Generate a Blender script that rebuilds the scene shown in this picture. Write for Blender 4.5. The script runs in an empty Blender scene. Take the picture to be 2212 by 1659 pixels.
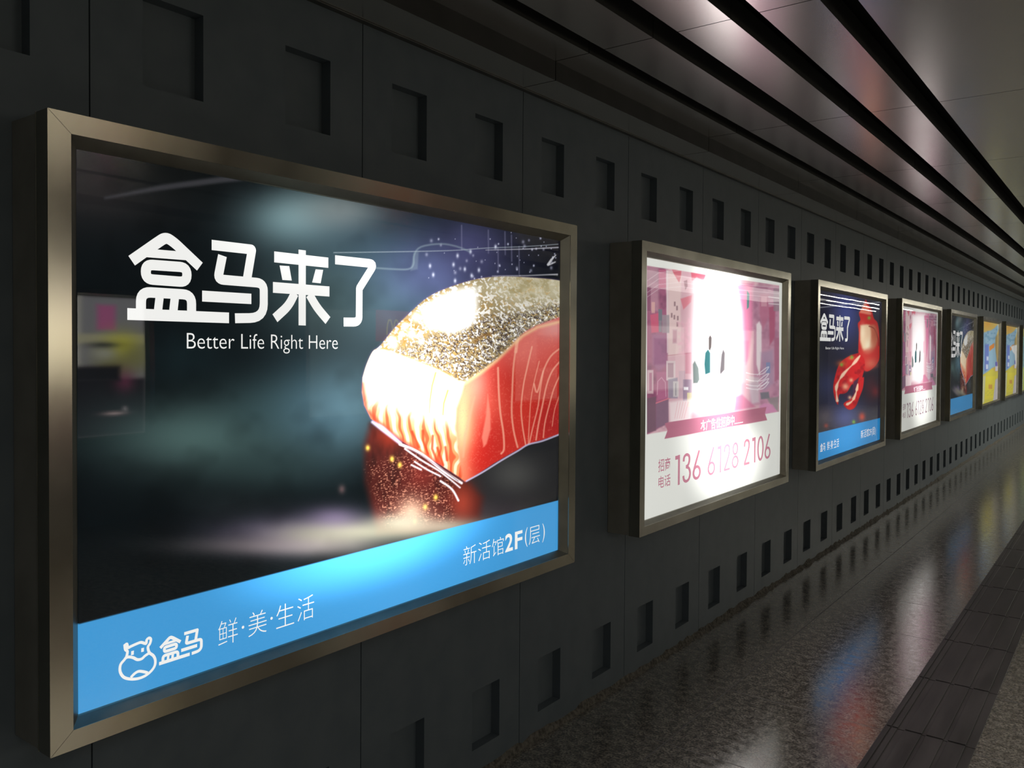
import bpy, bmesh, math, random
import numpy as np
from mathutils import Matrix, Vector

random.seed(7)
scn = bpy.context.scene
col = scn.collection

# ------------------------------------------------------------------ camera
CAM = np.array([2.0673, 0.0, 1.70226])
FW = np.array([-0.59818958, 0.80111885, -0.01943727])
RT = np.array([0.80118161, 0.59838847, 0.00626589])
UP = np.array([-0.01665076, 0.01182459, 0.99979144])
FPX, SHY = 1811.1844, -45.1874
cd = bpy.data.cameras.new('camera'); cam = bpy.data.objects.new('camera', cd); col.objects.link(cam)
cam.matrix_world = Matrix(((RT[0], UP[0], -FW[0], CAM[0]), (RT[1], UP[1], -FW[1], CAM[1]), (RT[2], UP[2], -FW[2], CAM[2]), (0, 0, 0, 1)))
cd.sensor_fit = 'HORIZONTAL'; cd.sensor_width = 36.0; cd.lens = FPX / 2212 * 36.0
cd.shift_y = SHY / 2212.0
cd.clip_start = 0.05; cd.clip_end = 200
scn.camera = cam

# ------------------------------------------------------------------ world and exposure
w = bpy.data.worlds.new('world'); scn.world = w; w.use_nodes = True
w.node_tree.nodes['Background'].inputs[0].default_value = (0.95, 0.98, 1.0, 1)
w.node_tree.nodes['Background'].inputs[1].default_value = 0.06
vs = scn.view_settings
vs.view_transform = 'Standard'; vs.look = 'None'; vs.gamma = 1.0; vs.exposure = 0.0
vs.use_curve_mapping = False
scn.cycles.max_bounces = 8; scn.cycles.transparent_max_bounces = 16
scn.cycles.sample_clamp_indirect = 4.0

def fill_light(name, x, y, sx, sy, power, color):
    ld = bpy.data.lights.new(name, 'AREA'); ld.shape = 'RECTANGLE'; ld.size = sx; ld.size_y = sy
    ld.energy = power; ld.color = color
    o = bpy.data.objects.new(name, ld); o.location = (x, y, 2.80); col.objects.link(o)
    return o
# unseen fill lights, added to brighten the far end, floor and wall
fill_light('passage_fill', 4.6, 15.0, 1.6, 9.0, 55.0, (1.0, 0.98, 0.90))
fill_light('near_fill', 3.7, -0.6, 1.2, 3.4, 17.0, (0.97, 0.99, 1.0))  # added overhead, out of view, to light the near floor and wall
ol = fill_light('narrow_spread_fill', 3.2, 3.0, 1.0, 3.2, 15.0, (1.0, 0.98, 0.92)); ol.data.spread = math.radians(100)  # added fill, spread narrowed to brighten the floor away from the wall
for fx in (2.9, 3.4, 3.9, 4.4):
    fill_light('far_fill_strip', fx, 20.5, 0.035, 11.0, 62.0, (1.0, 0.96, 0.82))  # added unseen strips: brighten the far end, reflect as thin lines in glass

# ------------------------------------------------------------------ helpers
def trace(u, v, x):
    d = FW + RT * (u - 1106) / FPX - UP * (v - 829.5 - SHY) / FPX
    p = CAM + d * (x - CAM[0]) / d[0]
    return float(p[1]), float(p[2])
def to_photo(x, y, z):
    dx, dy, dz = x - CAM[0], y - CAM[1], z - CAM[2]
    k = dx * FW[0] + dy * FW[1] + dz * FW[2]
    a = dx * RT[0] + dy * RT[1] + dz * RT[2]; b = dx * UP[0] + dy * UP[1] + dz * UP[2]
    return 1106 + FPX * a / k, 829.5 + SHY - FPX * b / k

def mesh_obj(name, verts, faces, mat, parent=None, smooth=False):
    me = bpy.data.meshes.new(name); me.from_pydata(verts, [], faces); me.update()
    if mat: me.materials.append(mat)
    if smooth:
        for p in me.polygons: p.use_smooth = True
    o = bpy.data.objects.new(name, me); col.objects.link(o)
    if parent: o.parent = parent
    return o
class MB:
    def __init__(s): s.v = []; s.f = []
    def box(s, x0, x1, y0, y1, z0, z1):
        b = len(s.v)
        s.v += [(x0,y0,z0),(x1,y0,z0),(x1,y1,z0),(x0,y1,z0),(x0,y0,z1),(x1,y0,z1),(x1,y1,z1),(x0,y1,z1)]
        s.f += [tuple(b+i for i in q) for q in ((0,3,2,1),(4,5,6,7),(0,1,5,4),(1,2,6,5),(2,3,7,6),(3,0,4,7))]
    def quad(s, *p):
        b = len(s.v); s.v += [tuple(q) for q in p]; s.f.append(tuple(range(b, b+len(p))))
    def obj(s, name, mat, parent=None, bevel=0, **k):
        o = mesh_obj(name, s.v, s.f, mat, parent, **k)
        if bevel:
            m = o.modifiers.new('bevel', 'BEVEL'); m.width = bevel; m.segments = 2; m.limit_method = 'ANGLE'
        return o
def empty(name, loc, label, cat, group=None):
    o = bpy.data.objects.new(name, None); o.location = loc; col.objects.link(o)
    o.empty_display_size = 0.2
    o['label'] = label; o['category'] = cat
    if group: o['group'] = group
    return o
def structure(o): o['kind'] = 'structure'; return o

# ------------------------------------------------------------------ materials
def mat(name):
    m = bpy.data.materials.new(name); m.use_nodes = True
    return m, m.node_tree.nodes, m.node_tree.links, m.node_tree.nodes['Principled BSDF']
def noise_mat(name, c1, c2, scale, rough, rough2=None, metallic=0.0, bump=0.0, stretch=(1,1,1), spec=0.5, detail=6, lo=0.35, hi=0.65):
    m, n, l, b = mat(name)
    tc = n.new('ShaderNodeTexCoord'); mp = n.new('ShaderNodeMapping'); mp.inputs['Scale'].default_value = stretch
    nz = n.new('ShaderNodeTexNoise'); nz.inputs['Scale'].default_value = scale; nz.inputs['Detail'].default_value = detail
    l.new(tc.outputs['Object'], mp.inputs[0]); l.new(mp.outputs[0], nz.inputs['Vector'])
    r = n.new('ShaderNodeValToRGB'); r.color_ramp.elements[0].position = lo; r.color_ramp.elements[1].position = hi
    r.color_ramp.elements[0].color = (*c1, 1); r.color_ramp.elements[1].color = (*c2, 1)
    l.new(nz.outputs['Fac'], r.inputs[0]); l.new(r.outputs[0], b.inputs['Base Color'])
    mr = n.new('ShaderNodeMapRange'); mr.inputs['To Min'].default_value = rough; mr.inputs['To Max'].default_value = rough2 or rough
    l.new(nz.outputs['Fac'], mr.inputs['Value']); l.new(mr.outputs[0], b.inputs['Roughness'])
    b.inputs['Metallic'].default_value = metallic; b.inputs['Specular IOR Level'].default_value = spec
    if bump:
        bp = n.new('ShaderNodeBump'); bp.inputs['Strength'].default_value = bump; bp.inputs['Distance'].default_value = 0.002
        l.new(nz.outputs['Fac'], bp.inputs['Height']); l.new(bp.outputs[0], b.inputs['Normal'])
    return m
M_wall = noise_mat('painted_cladding', (.104,.128,.146), (.122,.146,.164), 9, .42, .50, bump=.05, spec=.35)
M_gap = noise_mat('dark_backing', (.012,.012,.013), (.02,.02,.02), 5, .9)
M_trim = noise_mat('aluminium_trim', (.13,.13,.12), (.18,.18,.17), 12, .4, .5, metallic=.7)
M_grout = noise_mat('rough_cement', (.05,.045,.036), (.17,.155,.13), 60, .9, 1.0, bump=.8)
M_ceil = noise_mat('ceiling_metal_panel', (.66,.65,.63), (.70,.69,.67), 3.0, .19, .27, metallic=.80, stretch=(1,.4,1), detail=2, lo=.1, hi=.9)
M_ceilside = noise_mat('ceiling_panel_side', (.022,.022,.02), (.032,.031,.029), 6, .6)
M_steel = noise_mat('brushed_steel_frame', (.27,.24,.185), (.58,.545,.45), 5, .13, .26, metallic=1.0, stretch=(1,1,.6), lo=.1, hi=.9, detail=8)
M_steel_side = noise_mat('brushed_steel_cabinet', (.30,.285,.24), (.38,.36,.31), 7, .36, .5, metallic=.35)
M_bezel = noise_mat('bezel_steel', (.29,.275,.23), (.36,.34,.28), 9, .32, .42, metallic=.8)
M_edge = noise_mat('steel_edge', (.6,.56,.46), (.7,.66,.55), 20, .3, metallic=1.0)

def granite(name, dark, light, joints=True):
    m, n, l, b = mat(name)
    tc = n.new('ShaderNodeTexCoord')
    n1 = n.new('ShaderNodeTexNoise'); n1.inputs['Scale'].default_value = 95; n1.inputs['Detail'].default_value = 3; n1.inputs['Roughness'].default_value = .7
    n2 = n.new('ShaderNodeTexNoise'); n2.inputs['Scale'].default_value = 2.3; n2.inputs['Detail'].default_value = 5
    n3 = n.new('ShaderNodeTexNoise'); n3.inputs['Scale'].default_value = 26; n3.inputs['Detail'].default_value = 4
    for q in (n1, n2, n3): l.new(tc.outputs['Object'], q.inputs['Vector'])
    r = n.new('ShaderNodeValToRGB'); e = r.color_ramp.elements
    e[0].position = .40; e[0].color = (*dark, 1); e[1].position = .58; e[1].color = (*light, 1)
    l.new(n1.outputs['Fac'], r.inputs[0])
    r2 = n.new('ShaderNodeValToRGB'); r2.color_ramp.elements[0].position = .38; r2.color_ramp.elements[0].color = (.55,.52,.5,1)
    r2.color_ramp.elements[1].position = .62; r2.color_ramp.elements[1].color = (1.15,1.1,1.05,1)
    l.new(n3.outputs['Fac'], r2.inputs[0])
    mx = n.new('ShaderNodeMix'); mx.data_type = 'RGBA'; mx.blend_type = 'MULTIPLY'; mx.inputs['Factor'].default_value = 1
    l.new(r.outputs[0], mx.inputs['A']); l.new(r2.outputs[0], mx.inputs['B'])
    src = mx.outputs['Result']
    if joints:
        sp = n.new('ShaderNodeSeparateXYZ'); l.new(tc.outputs['Object'], sp.inputs[0])
        def line(axis, off, period, width):
            a = n.new('ShaderNodeMath'); a.operation = 'SUBTRACT'; a.inputs[1].default_value = off; l.new(sp.outputs[axis], a.inputs[0])
            p = n.new('ShaderNodeMath'); p.operation = 'PINGPONG'; p.inputs[1].default_value = period/2; l.new(a.outputs[0], p.inputs[0])
            c = n.new('ShaderNodeMath'); c.operation = 'LESS_THAN'; c.inputs[1].default_value = width; l.new(p.outputs[0], c.inputs[0])
            return c.outputs[0]
        a = line('Y', 3.270, .705, .0026); c = line('X', .460, .720, .0026)
        mm = n.new('ShaderNodeMath'); mm.operation = 'MAXIMUM'; l.new(a, mm.inputs[0]); l.new(c, mm.inputs[1])
        m3 = n.new('ShaderNodeMix'); m3.data_type = 'RGBA'; l.new(mm.outputs[0], m3.inputs['Factor']); l.new(src, m3.inputs['A'])
        m3.inputs['B'].default_value = (.012,.011,.01,1); src = m3.outputs['Result']
        rr = n.new('ShaderNodeMapRange'); rr.inputs['To Min'].default_value = .12; rr.inputs['To Max'].default_value = .23
        rr.inputs['From Min'].default_value = .3; rr.inputs['From Max'].default_value = .7
        l.new(n3.outputs['Fac'], rr.inputs['Value'])
        ad = n.new('ShaderNodeMath'); ad.operation = 'ADD'; l.new(rr.outputs[0], ad.inputs[0]); 
        ml = n.new('ShaderNodeMath'); ml.operation = 'MULTIPLY'; ml.inputs[1].default_value = .5; l.new(mm.outputs[0], ml.inputs[0]); l.new(ml.outputs[0], ad.inputs[1])
        l.new(ad.outputs[0], b.inputs['Roughness'])
        bp = n.new('ShaderNodeBump'); bp.inputs['Strength'].default_value = .02; bp.inputs['Distance'].default_value = .001
        l.new(n3.outputs['Fac'], bp.inputs['Height']); l.new(bp.outputs[0], b.inputs['Normal'])
    l.new(src, b.inputs['Base Color'])
    b.inputs['IOR'].default_value = 2.9
    return m
M_floor = granite('polished_granite_floor', (.08,.079,.073), (.36,.35,.31))
M_tact = noise_mat('dark_tactile_stone', (.035,.033,.032), (.075,.07,.068), 14, .38, .55, bump=.3, stretch=(1,.15,1), spec=.5)

M_glass = bpy.data.materials.new('light_box_glass'); M_glass.use_nodes = True
n = M_glass.node_tree.nodes; l = M_glass.node_tree.links; n.clear()
out = n.new('ShaderNodeOutputMaterial'); mixs = n.new('ShaderNodeMixShader'); tr = n.new('ShaderNodeBsdfTransparent'); gl = n.new('ShaderNodeBsdfGlossy')
fr = n.new('ShaderNodeFresnel'); fr.inputs['IOR'].default_value = 1.55; gl.inputs['Roughness'].default_value = .015
mu = n.new('ShaderNodeMath'); mu.operation = 'MULTIPLY'; mu.inputs[1].default_value = 1.15; mu.use_clamp = True
nb = n.new('ShaderNodeBump'); nb.inputs['Strength'].default_value = .02; nb.inputs['Distance'].default_value = .02
nn = n.new('ShaderNodeTexNoise'); nn.inputs['Scale'].default_value = 2.5; nn.inputs['Detail'].default_value = 1
tcg = n.new('ShaderNodeTexCoord'); l.new(tcg.outputs['Object'], nn.inputs['Vector'])
l.new(nn.outputs['Fac'], nb.inputs['Height']); l.new(nb.outputs[0], gl.inputs['Normal'])
l.new(fr.outputs[0], mu.inputs[0]); l.new(mu.outputs[0], mixs.inputs[0]); l.new(tr.outputs[0], mixs.inputs[1]); l.new(gl.outputs[0], mixs.inputs[2]); l.new(mixs.outputs[0], out.inputs[0])

def backlit(name, base, blobs, color=None, attr='art'):
    """printed film lit from behind by lamps: print colour times the lamps' uneven brightness.
    blobs: (y, z, ry, rz, gain) in the box's own metres."""
    m = bpy.data.materials.new(name); m.use_nodes = True
    n = m.node_tree.nodes; l = m.node_tree.links; n.clear()
    out = n.new('ShaderNodeOutputMaterial'); em = n.new('ShaderNodeEmission')
    tc = n.new('ShaderNodeTexCoord'); acc = None
    for (y, z, ry, rz, g) in blobs:
        mp = n.new('ShaderNodeMapping'); mp.vector_type = 'POINT'
        mp.inputs['Scale'].default_value = (0, 1/ry, 1/rz); mp.inputs['Location'].default_value = (0, -y/ry, -z/rz)
        ln = n.new('ShaderNodeVectorMath'); ln.operation = 'LENGTH'
        l.new(tc.outputs['Object'], mp.inputs[0]); l.new(mp.outputs[0], ln.inputs[0])
        mr = n.new('ShaderNodeMapRange'); mr.interpolation_type = 'SMOOTHERSTEP'
        mr.inputs['From Min'].default_value = 0; mr.inputs['From Max'].default_value = 1
        mr.inputs['To Min'].default_value = g; mr.inputs['To Max'].default_value = 0
        l.new(ln.outputs['Value'], mr.inputs['Value'])
        ad = n.new('ShaderNodeMath'); ad.operation = 'ADD'; l.new(mr.outputs[0], ad.inputs[0])
        if acc is None: ad.inputs[1].default_value = base
        else: l.new(acc, ad.inputs[1])
        acc = ad.outputs[0]
    if acc is None: em.inputs['Strength'].default_value = base
    else: l.new(acc, em.inputs['Strength'])
    if color is None:
        at = n.new('ShaderNodeAttribute'); at.attribute_name = attr; l.new(at.outputs['Color'], em.inputs['Color'])
    else: em.inputs['Color'].default_value = (*color, 1)
    l.new(em.outputs[0], out.inputs[0])
    return m

# ------------------------------------------------------------------ painting helpers (prints are painted point by point)
def lin(c):
    c = np.asarray(c, float) / 255.0
    return np.where(c <= .04045, c / 12.92, ((c + .055) / 1.055) ** 2.4)
def sm(a, b, x):
    t = np.clip((x - a) / (b - a), 0, 1); return t * t * (3 - 2 * t)
def vnoise(x, y, s, seed=0):
    x = x / s + seed * 17.3; y = y / s + seed * 5.7
    xi = np.floor(x).astype(np.int64); yi = np.floor(y).astype(np.int64); fx = x - xi; fy = y - yi
    fx = fx*fx*(3-2*fx); fy = fy*fy*(3-2*fy)
    def h(a, b):
        k = (a * 374761393 + b * 668265263 + seed * 982451653) & 0x7fffffff
        k = ((k ^ (k >> 13)) * 1274126177) & 0x7fffffff
        return ((k ^ (k >> 16)) & 0xffff) / 65535.0
    return (h(xi,yi)*(1-fx)+h(xi+1,yi)*fx)*(1-fy)+(h(xi,yi+1)*(1-fx)+h(xi+1,yi+1)*fx)*fy
def fbm(x, y, s, seed=0, o=3):
    t = 0; a = .5; tot = 0
    for i in range(o): t = t + a*vnoise(x, y, s/2**i, seed+i); tot += a; a *= .55
    return t / tot
def polymask(x, y, pts, soft=3.0):
    """1 inside, 0 outside, soft edge"""
    ins = np.zeros(x.shape, bool); d2 = np.full(x.shape, 1e18)
    k = len(pts)
    for i in range(k):
        x0, y0 = pts[i]; x1, y1 = pts[(i+1) % k]
        c = ((y0 > y) != (y1 > y))
        with np.errstate(divide='ignore', invalid='ignore'):
            ins ^= c & (x < (x1-x0)*(y-y0)/((y1-y0) if y1 != y0 else 1e-9)+x0)
        dx, dy = x1-x0, y1-y0; t = np.clip(((x-x0)*dx+(y-y0)*dy)/(dx*dx+dy*dy+1e-9), 0, 1)
        d2 = np.minimum(d2, (x-x0-t*dx)**2+(y-y0-t*dy)**2)
    d = np.sqrt(d2); d = np.where(ins, d, -d)
    return sm(-soft, soft, d)
def linemask(x, y, pts, w, soft=2.0):
    """w: width or list of widths"""
    ws = w if isinstance(w, (list, tuple)) else [w]*len(pts)
    best = np.zeros(x.shape)
    for i in range(len(pts)-1):
        x0, y0 = pts[i]; x1, y1 = pts[i+1]; dx, dy = x1-x0, y1-y0
        t = np.clip(((x-x0)*dx+(y-y0)*dy)/(dx*dx+dy*dy+1e-9), 0, 1)
        d = np.sqrt((x-x0-t*dx)**2+(y-y0-t*dy)**2); hw = (ws[i]*(1-t)+ws[i+1]*t)/2
        best = np.maximum(best, sm(hw+soft, hw-soft, d))
    return best
def blob(x, y, cx, cy, rx, ry, p=1.0):
    return np.exp(-(((x-cx)/rx)**2+((y-cy)/ry)**2)*p)
def smooth_pts(pts, k=6):
    out = []
    P = [pts[0]] + list(pts) + [pts[-1]]
    for i in range(1, len(P)-2):
        p0, p1, p2, p3 = [np.array(q, float) for q in P[i-1:i+3]]
        for j in range(k):
            t = j/k
            out.append(tuple(.5*((2*p1)+(-p0+p2)*t+(2*p0-5*p1+4*p2-p3)*t*t+(-p0+3*p1-3*p2+p3)*t**3)))
    out.append(tuple(pts[-1])); return out
class Paint:
    def __init__(s, x, y, base): s.x = x; s.y = y; s.c = np.ones(x.shape+(3,))*np.asarray(base, float)
    def mix(s, m, colr, a=1.0):
        m = (m*a)[..., None]; s.c = s.c*(1-m)+np.asarray(colr, float)*m
    def poly(s, pts, colr, a=1.0, soft=3.0): s.mix(polymask(s.x, s.y, pts, soft), colr, a)
    def line(s, pts, wd, colr, a=1.0, soft=2.0): s.mix(linemask(s.x, s.y, pts, wd, soft), colr, a)
    def blob(s, cx, cy, rx, ry, colr, a=1.0): s.mix(blob(s.x, s.y, cx, cy, rx, ry), colr, a)
    def rect(s, x0, y0, x1, y1, colr, a=1.0, soft=2.0): s.poly([(x0,y0),(x1,y0),(x1,y1),(x0,y1)], colr, a, soft)

def art_fish(px, py, band=True):
    """block of seared fish on a wet dark table; coordinates of the traced print"""
    x = (px-700)*2.861; y = (py-480)*2.861
    P = Paint(x, y, (14, 19, 21))
    nz = fbm(x, y, 260, 3)
    P.blob(-170, -20, 330, 190, (118, 148, 152), .95); P.blob(120, -60, 260, 120, (128, 132, 128), .8)
    P.blob(350, 350, 520, 360, (84, 112, 132), .9); P.blob(0, 450, 420, 300, (72, 92, 92), .75)
    P.blob(-750, 1330, 620, 230, (80, 106, 103), .95); P.blob(-250, 1917, 400, 110, (112, 100, 128), .8); P.blob(-20, 1960, 300, 80, (134, 132, 110), .7); P.blob(-260, 1150, 420, 230, (58, 82, 84), .7)
    P.blob(30, 1150, 330, 320, (84, 116, 130), .9); P.blob(-330, 1500, 420, 150, (48, 66, 66), .6)
    P.blob(-880, 830, 260, 170, (30, 48, 52), .5); P.blob(-560, 1750, 330, 110, (38, 44, 46), .5)
    P.blob(900, 210, 330, 260, (92, 88, 140), .75); P.blob(640, 300, 260, 180, (88, 96, 138), .7)
    P.blob(1430, 120, 260, 180, (22, 20, 30), .75); P.blob(-1400, -300, 500, 320, (56, 50, 50), .75)
    P.blob(-900, -330, 420, 180, (14, 17, 17), .8)
    P.mix(np.clip(nz-.5, 0, 1)*1.2*np.ones_like(x), (0, 0, 0), .4)
    P.line([(-1350,-150),(-1000,-215),(-640,-262),(-200,-292)], [14,34,38,8], (62, 62, 66), .85, 14)
    # table, reflection under the fish
    P.poly([(880,1560),(1458,1290),(1458,1700),(900,1900)], (34,34,36), .95, 20)
    P.blob(1180, 1560, 170, 130, (92, 92, 88), .6); P.blob(1100, 1830, 280, 120, (70, 62, 66), .7)
    P.poly([(290,1250),(500,1330),(870,1590),(980,1700),(960,1830),(700,1900),(330,1920),(255,1600),(250,1380)], (72, 29, 25), .95, 34)
    P.mix(polymask(x, y, [(290,1250),(500,1330),(870,1590),(980,1700),(700,1900),(330,1900),(255,1600)], 40)*sm(.5, .8, fbm(x, y*.4, 60, 91)), (44, 22, 20), .75)
    fine = vnoise(x, y*2.5, 9, 9)
    P.mix(polymask(x, y, [(260,1500),(560,1420),(800,1600),(800,1850),(380,1880)], 40)*sm(.62, .9, fine), (222, 150, 120), .75)
    P.blob(600, 1560, 110, 90, (120, 40, 34), .6); P.blob(860, 1720, 80, 120, (150, 56, 40), .8); P.blob(400, 1330, 90, 80, (130, 40, 26), .7)
    for cx, cy in ((420,1463),(468,1500),(625,1760),(270,1395),(690,1700),(560,1850)):
        P.blob(cx, cy, 13, 17, (236, 196, 84), 1)
    P.blob(540, 1790, 90, 90, (196, 160, 134), .85); P.blob(480, 1860, 190, 60, (160, 156, 136), .9)
    P.blob(200, 1910, 430, 62, (140, 138, 118), .85); P.blob(780, 1880, 260, 50, (150, 140, 122), .8)
    P.blob(60, 1820, 170, 70, (150, 130, 165), .5)
    P.blob(-330, 2000, 520, 60, (128, 118, 120), .7)
    P.blob(110, 1650, 20, 26, (150, 110, 110), .5)
    sil = smooth_pts([(238,960),(262,880),(300,800),(345,765),(430,660),(520,570),(640,465),(780,400),(950,350),(1100,335),(1250,340),(1400,352),(1480,365)], 5) + \
          [(1480,1300),(1350,1345),(1262,1372),(1150,1432),(1050,1490),(960,1550),(872,1605),(830,1572),(720,1500),(600,1430),(480,1350),(380,1275),(290,1215),(248,1130),(234,1050)]
    inside = polymask(x, y, sil, 4)
    P.mix(polymask(x, y, sil, 16), (120, 84, 150), .55)
    # left cut face
    c = Paint(x, y, (250, 226, 190))
    dep = sm(0, 1, (y-(930+.28*(x-240)))/(300))       # towards the lower edge
    c.mix(sm(.35, 1.15, dep)*np.ones_like(x), (226, 92, 40), .75)
    st = np.sin(x*.085+np.sin(y*.012)*1.4+vnoise(x, y, 60, 4)*3)
    c.mix(sm(.1, .9, st)*(.35+.5*dep), (255, 238, 206), .8)
    c.mix(sm(.55, .95, -st)*sm(.3, .9, dep), (188, 52, 28), .65)
    c.line([(235,1000),(262,1160),(330,1230),(470,1340),(600,1420),(720,1500)], 22, (206, 60, 44), .75, 16)
    for q in ([(690,930),(668,1010),(655,1100),(650,1180)], [(765,1040),(740,1120),(735,1190)]): c.line(q, [10,9,7,4][:len(q)], (226, 168, 76), .9, 3)
    for q in ([(545,1295),(560,1330),(585,1390)], [(610,1290),(612,1350),(640,1430)], [(672,1320),(668,1400),(700,1480)], [(750,1390),(760,1470)], [(700,1395),(735,1500)]):
        c.line(q, 15, (196, 48, 26), .8, 7)
    face = c.c
    # right cut face
    r = Paint(x, y, (196, 50, 40))
    r.mix(fbm(x, y, 120, 21), (188, 36, 34), .7)
    r.blob(1230, 780, 300, 150, (222, 112, 104), .75); r.blob(1430, 650, 160, 90, (216, 150, 148), .8)
    r.blob(940, 1020, 90, 170, (240, 170, 150), .7)
    r.blob(860, 1280, 75, 420, (252, 196, 140), .85); r.blob(1050, 1130, 120, 120, (226, 96, 76), .5)
    r.blob(960, 1460, 100, 110, (200, 36, 30), .6); r.blob(1440, 1230, 120, 200, (150, 30, 34), .55); r.blob(1230, 1180, 80, 200, (206, 58, 44), .5)
    r.poly([(1012,1062),(1028,1180),(1030,1280),(1005,1370),(985,1390),(975,1330),(1000,1200)], (234, 140, 118), .75, 8)
    r.line([(930,1080),(900,1200),(872,1320),(860,1450)], [10,16,18,12], (240, 150, 118), .6, 8)
    for q, wd in (([(1075,900),(1080,1050),(1090,1180),(1108,1300),(1112,1400),(1095,1430)], 12), ([(1185,780),(1170,900),(1163,1050),(1160,1180),(1172,1290),(1196,1390)], 11),
                  ([(1285,770),(1255,900),(1232,1010),(1218,1150),(1228,1270),(1246,1375)], 9), ([(1330,860),(1300,980),(1278,1100),(1268,1250),(1262,1372)], 6),
                  ([(1458,780),(1400,830),(1355,920),(1318,1050),(1298,1000)], 10), ([(1355,920),(1335,1040),(1322,1140),(1290,1270),(1268,1370)], 8),
                  ([(1458,860),(1410,920),(1375,1010),(1350,1130),(1325,1250),(1310,1345)], 10), ([(1458,945),(1420,1030),(1392,1130),(1365,1240),(1355,1330)], 8), ([(1458,1060),(1425,1160),(1410,1260)], 5),
                  ([(1200,700),(1190,760),(1185,800)], 20)):
        r.line(smooth_pts(q, 4), wd, (240, 166, 140), .8, 4)
    r.mix(sm(.66, .86, vnoise(x, y, 7, 30)), (240, 130, 110), .22)
    crust_low = smooth_pts([(300,790),(360,785),(480,822),(600,868),(700,908),(800,960),(862,985),(960,925),(1060,850),(1150,765),(1220,695),(1300,645),(1400,605),(1480,580)], 4)
    r.line([(872,985),(960,925),(1060,850),(1150,770),(1230,700),(1320,650),(1480,610)], [30,40,34,22,16,14,14], (238, 206, 150), .8, 14)
    # crust
    k = Paint(x, y, (150, 130, 92))
    k.mix(sm(900, 1400, x), (178, 170, 142), .8); k.blob(1150, 400, 320, 70, (196, 186, 150), .8)
    ca, sa = math.cos(.6), math.sin(.6); xr, yr = x*ca+y*sa, (y*ca-x*sa)*1.3
    wx = xr+14*vnoise(x, y, 22, 51); wy = yr+14*vnoise(x, y, 22, 52)
    s1 = .7*vnoise(wx, wy, 13, 41)+.3*vnoise(wy, wx, 7, 44); s2 = .7*vnoise(wx, wy, 17, 42)+.3*vnoise(x, y, 8, 45); s3 = .65*vnoise(wx, wy*1.3, 9, 43)+.35*vnoise(x, y, 6, 46)
    k.mix(sm(.60, .80, s2), (190, 140, 62), .55); k.mix(sm(900, 1150, x)*sm(620, 420, y)*fbm(x, y, 60, 77), (206, 198, 168), .9); k.mix(sm(900, 1100, x)*sm(600, 400, y)*sm(.6, .8, vnoise(x, y, 45, 78)), (150, 136, 90), .5)
    k.mix(sm(.50, .66, s1), (252, 250, 244), .9*(1-.75*sm(950, 1250, x)*sm(560, 420, y)))
    lowband = polymask(x, y, [(450,800),(900,600),(1200,560),(1480,500),(1480,620),(1200,720),(960,940),(860,985),(700,910)], 50)
    k.mix(lowband*sm(.42, .66, s3), (56, 44, 40), .85)
    k.mix(lowband*sm(.70, .86, s3), (245, 240, 238), .9)
    k.mix(polymask(x, y, [(430,640),(640,460),(700,480),(560,700),(420,790)], 20)*sm(.45, .8, s2), (140, 104, 40), .8)
    k.poly(smooth_pts([(600,540),(690,470),(800,425),(930,400),(950,480),(940,580),(900,640),(800,680),(700,660),(620,620)], 4), (255, 255, 252), .95, 30)
    for cx, cy, rr in ((572,585,26),(500,640,20),(540,690,22),(420,730,24),(660,640,22),(480,690,18),(430,760,20),(600,740,16)): k.blob(cx, cy, rr, rr, (255, 255, 250), 1)
    k.line([(480,822),(600,868),(700,908),(800,960)], 14, (190, 120, 50), .7, 8)
    k.line([(930,740),(980,700),(1030,690)], 18, (120, 84, 40), .7, 8)
    isface = polymask(x, y, [(870,985),(850,1060),(818,1150),(812,1260),(828,1420),(862,1640),(2000,1640),(2000,500),(1000,500)], 12)
    body = face*(1-isface[..., None])+r.c*isface[..., None]
    low = polymask(x, y, crust_low+[(1480,2400),(-400,2400),(-400,780)], 9)
    body = k.c*(1-low[..., None])+body*low[..., None]
    P.mix(inside, body)
    # water line, sparkles and salt dust
    P.line(smooth_pts([(1458,1310),(1350,1352),(1262,1374),(1200,1412),(1100,1470),(980,1545),(880,1600)], 4), 10, (206, 196, 226), .85, 4)
    P.line([(300,1235),(360,1275),(470,1365)], [16,30,20], (214, 208, 246), .85, 9)
    for q, wd in (([(470,1372),(560,1410),(640,1460),(740,1540),(850,1612)], 16), ([(500,1400),(600,1470),(700,1530),(780,1590),(840,1640)], 9), ([(560,1480),(640,1530),(720,1570)], 9), ([(720,1600),(790,1650),(830,1720)], 12), ([(540,1500),(600,1530)], 9)):
        P.line(smooth_pts(q, 4), wd, (246, 244, 250), .9, 5)
    P.line([(520,1395),(620,1450),(720,1520),(830,1600)], 5, (60, 30, 40), .6, 3)
    rs = random.Random(5)
    for i in range(70):
        cx = 560+rs.random()**.7*880; cy = 60+rs.random()*300
        if cy > 420-.12*(cx-500): continue
        rr = 3+rs.random()**2*9
        P.blob(cx, cy, rr*.8, rr, (214, 216, 240), .85 if rr < 8 else .5)
    for cx, cy in ((825,207),(870,290),(957,296),(800,262),(655,270),(675,325),(810,362),(905,182),(1060,152),(912,330)): P.blob(cx, cy, 8, 13, (220, 224, 246), .95)
    for q in ([(850,20),(851,170)], [(1015,50),(1016,190)], [(1075,160),(1077,310)], [(1118,60),(1120,200)], [(1158,80),(1160,240)], [(1205,150),(1206,320)]):
        P.line(q, 7, (150, 148, 180), .42, 5)  # upright pale streaks of the film reflections, painted into the print
    # reflections along film creases, painted into the print as pale lines
    P.line(smooth_pts([(60,188),(300,185),(760,176),(1000,160),(1250,150),(1446,136)], 4), [5]*21+[9]*4+[14], (196, 208, 214), .62, 3)
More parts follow.
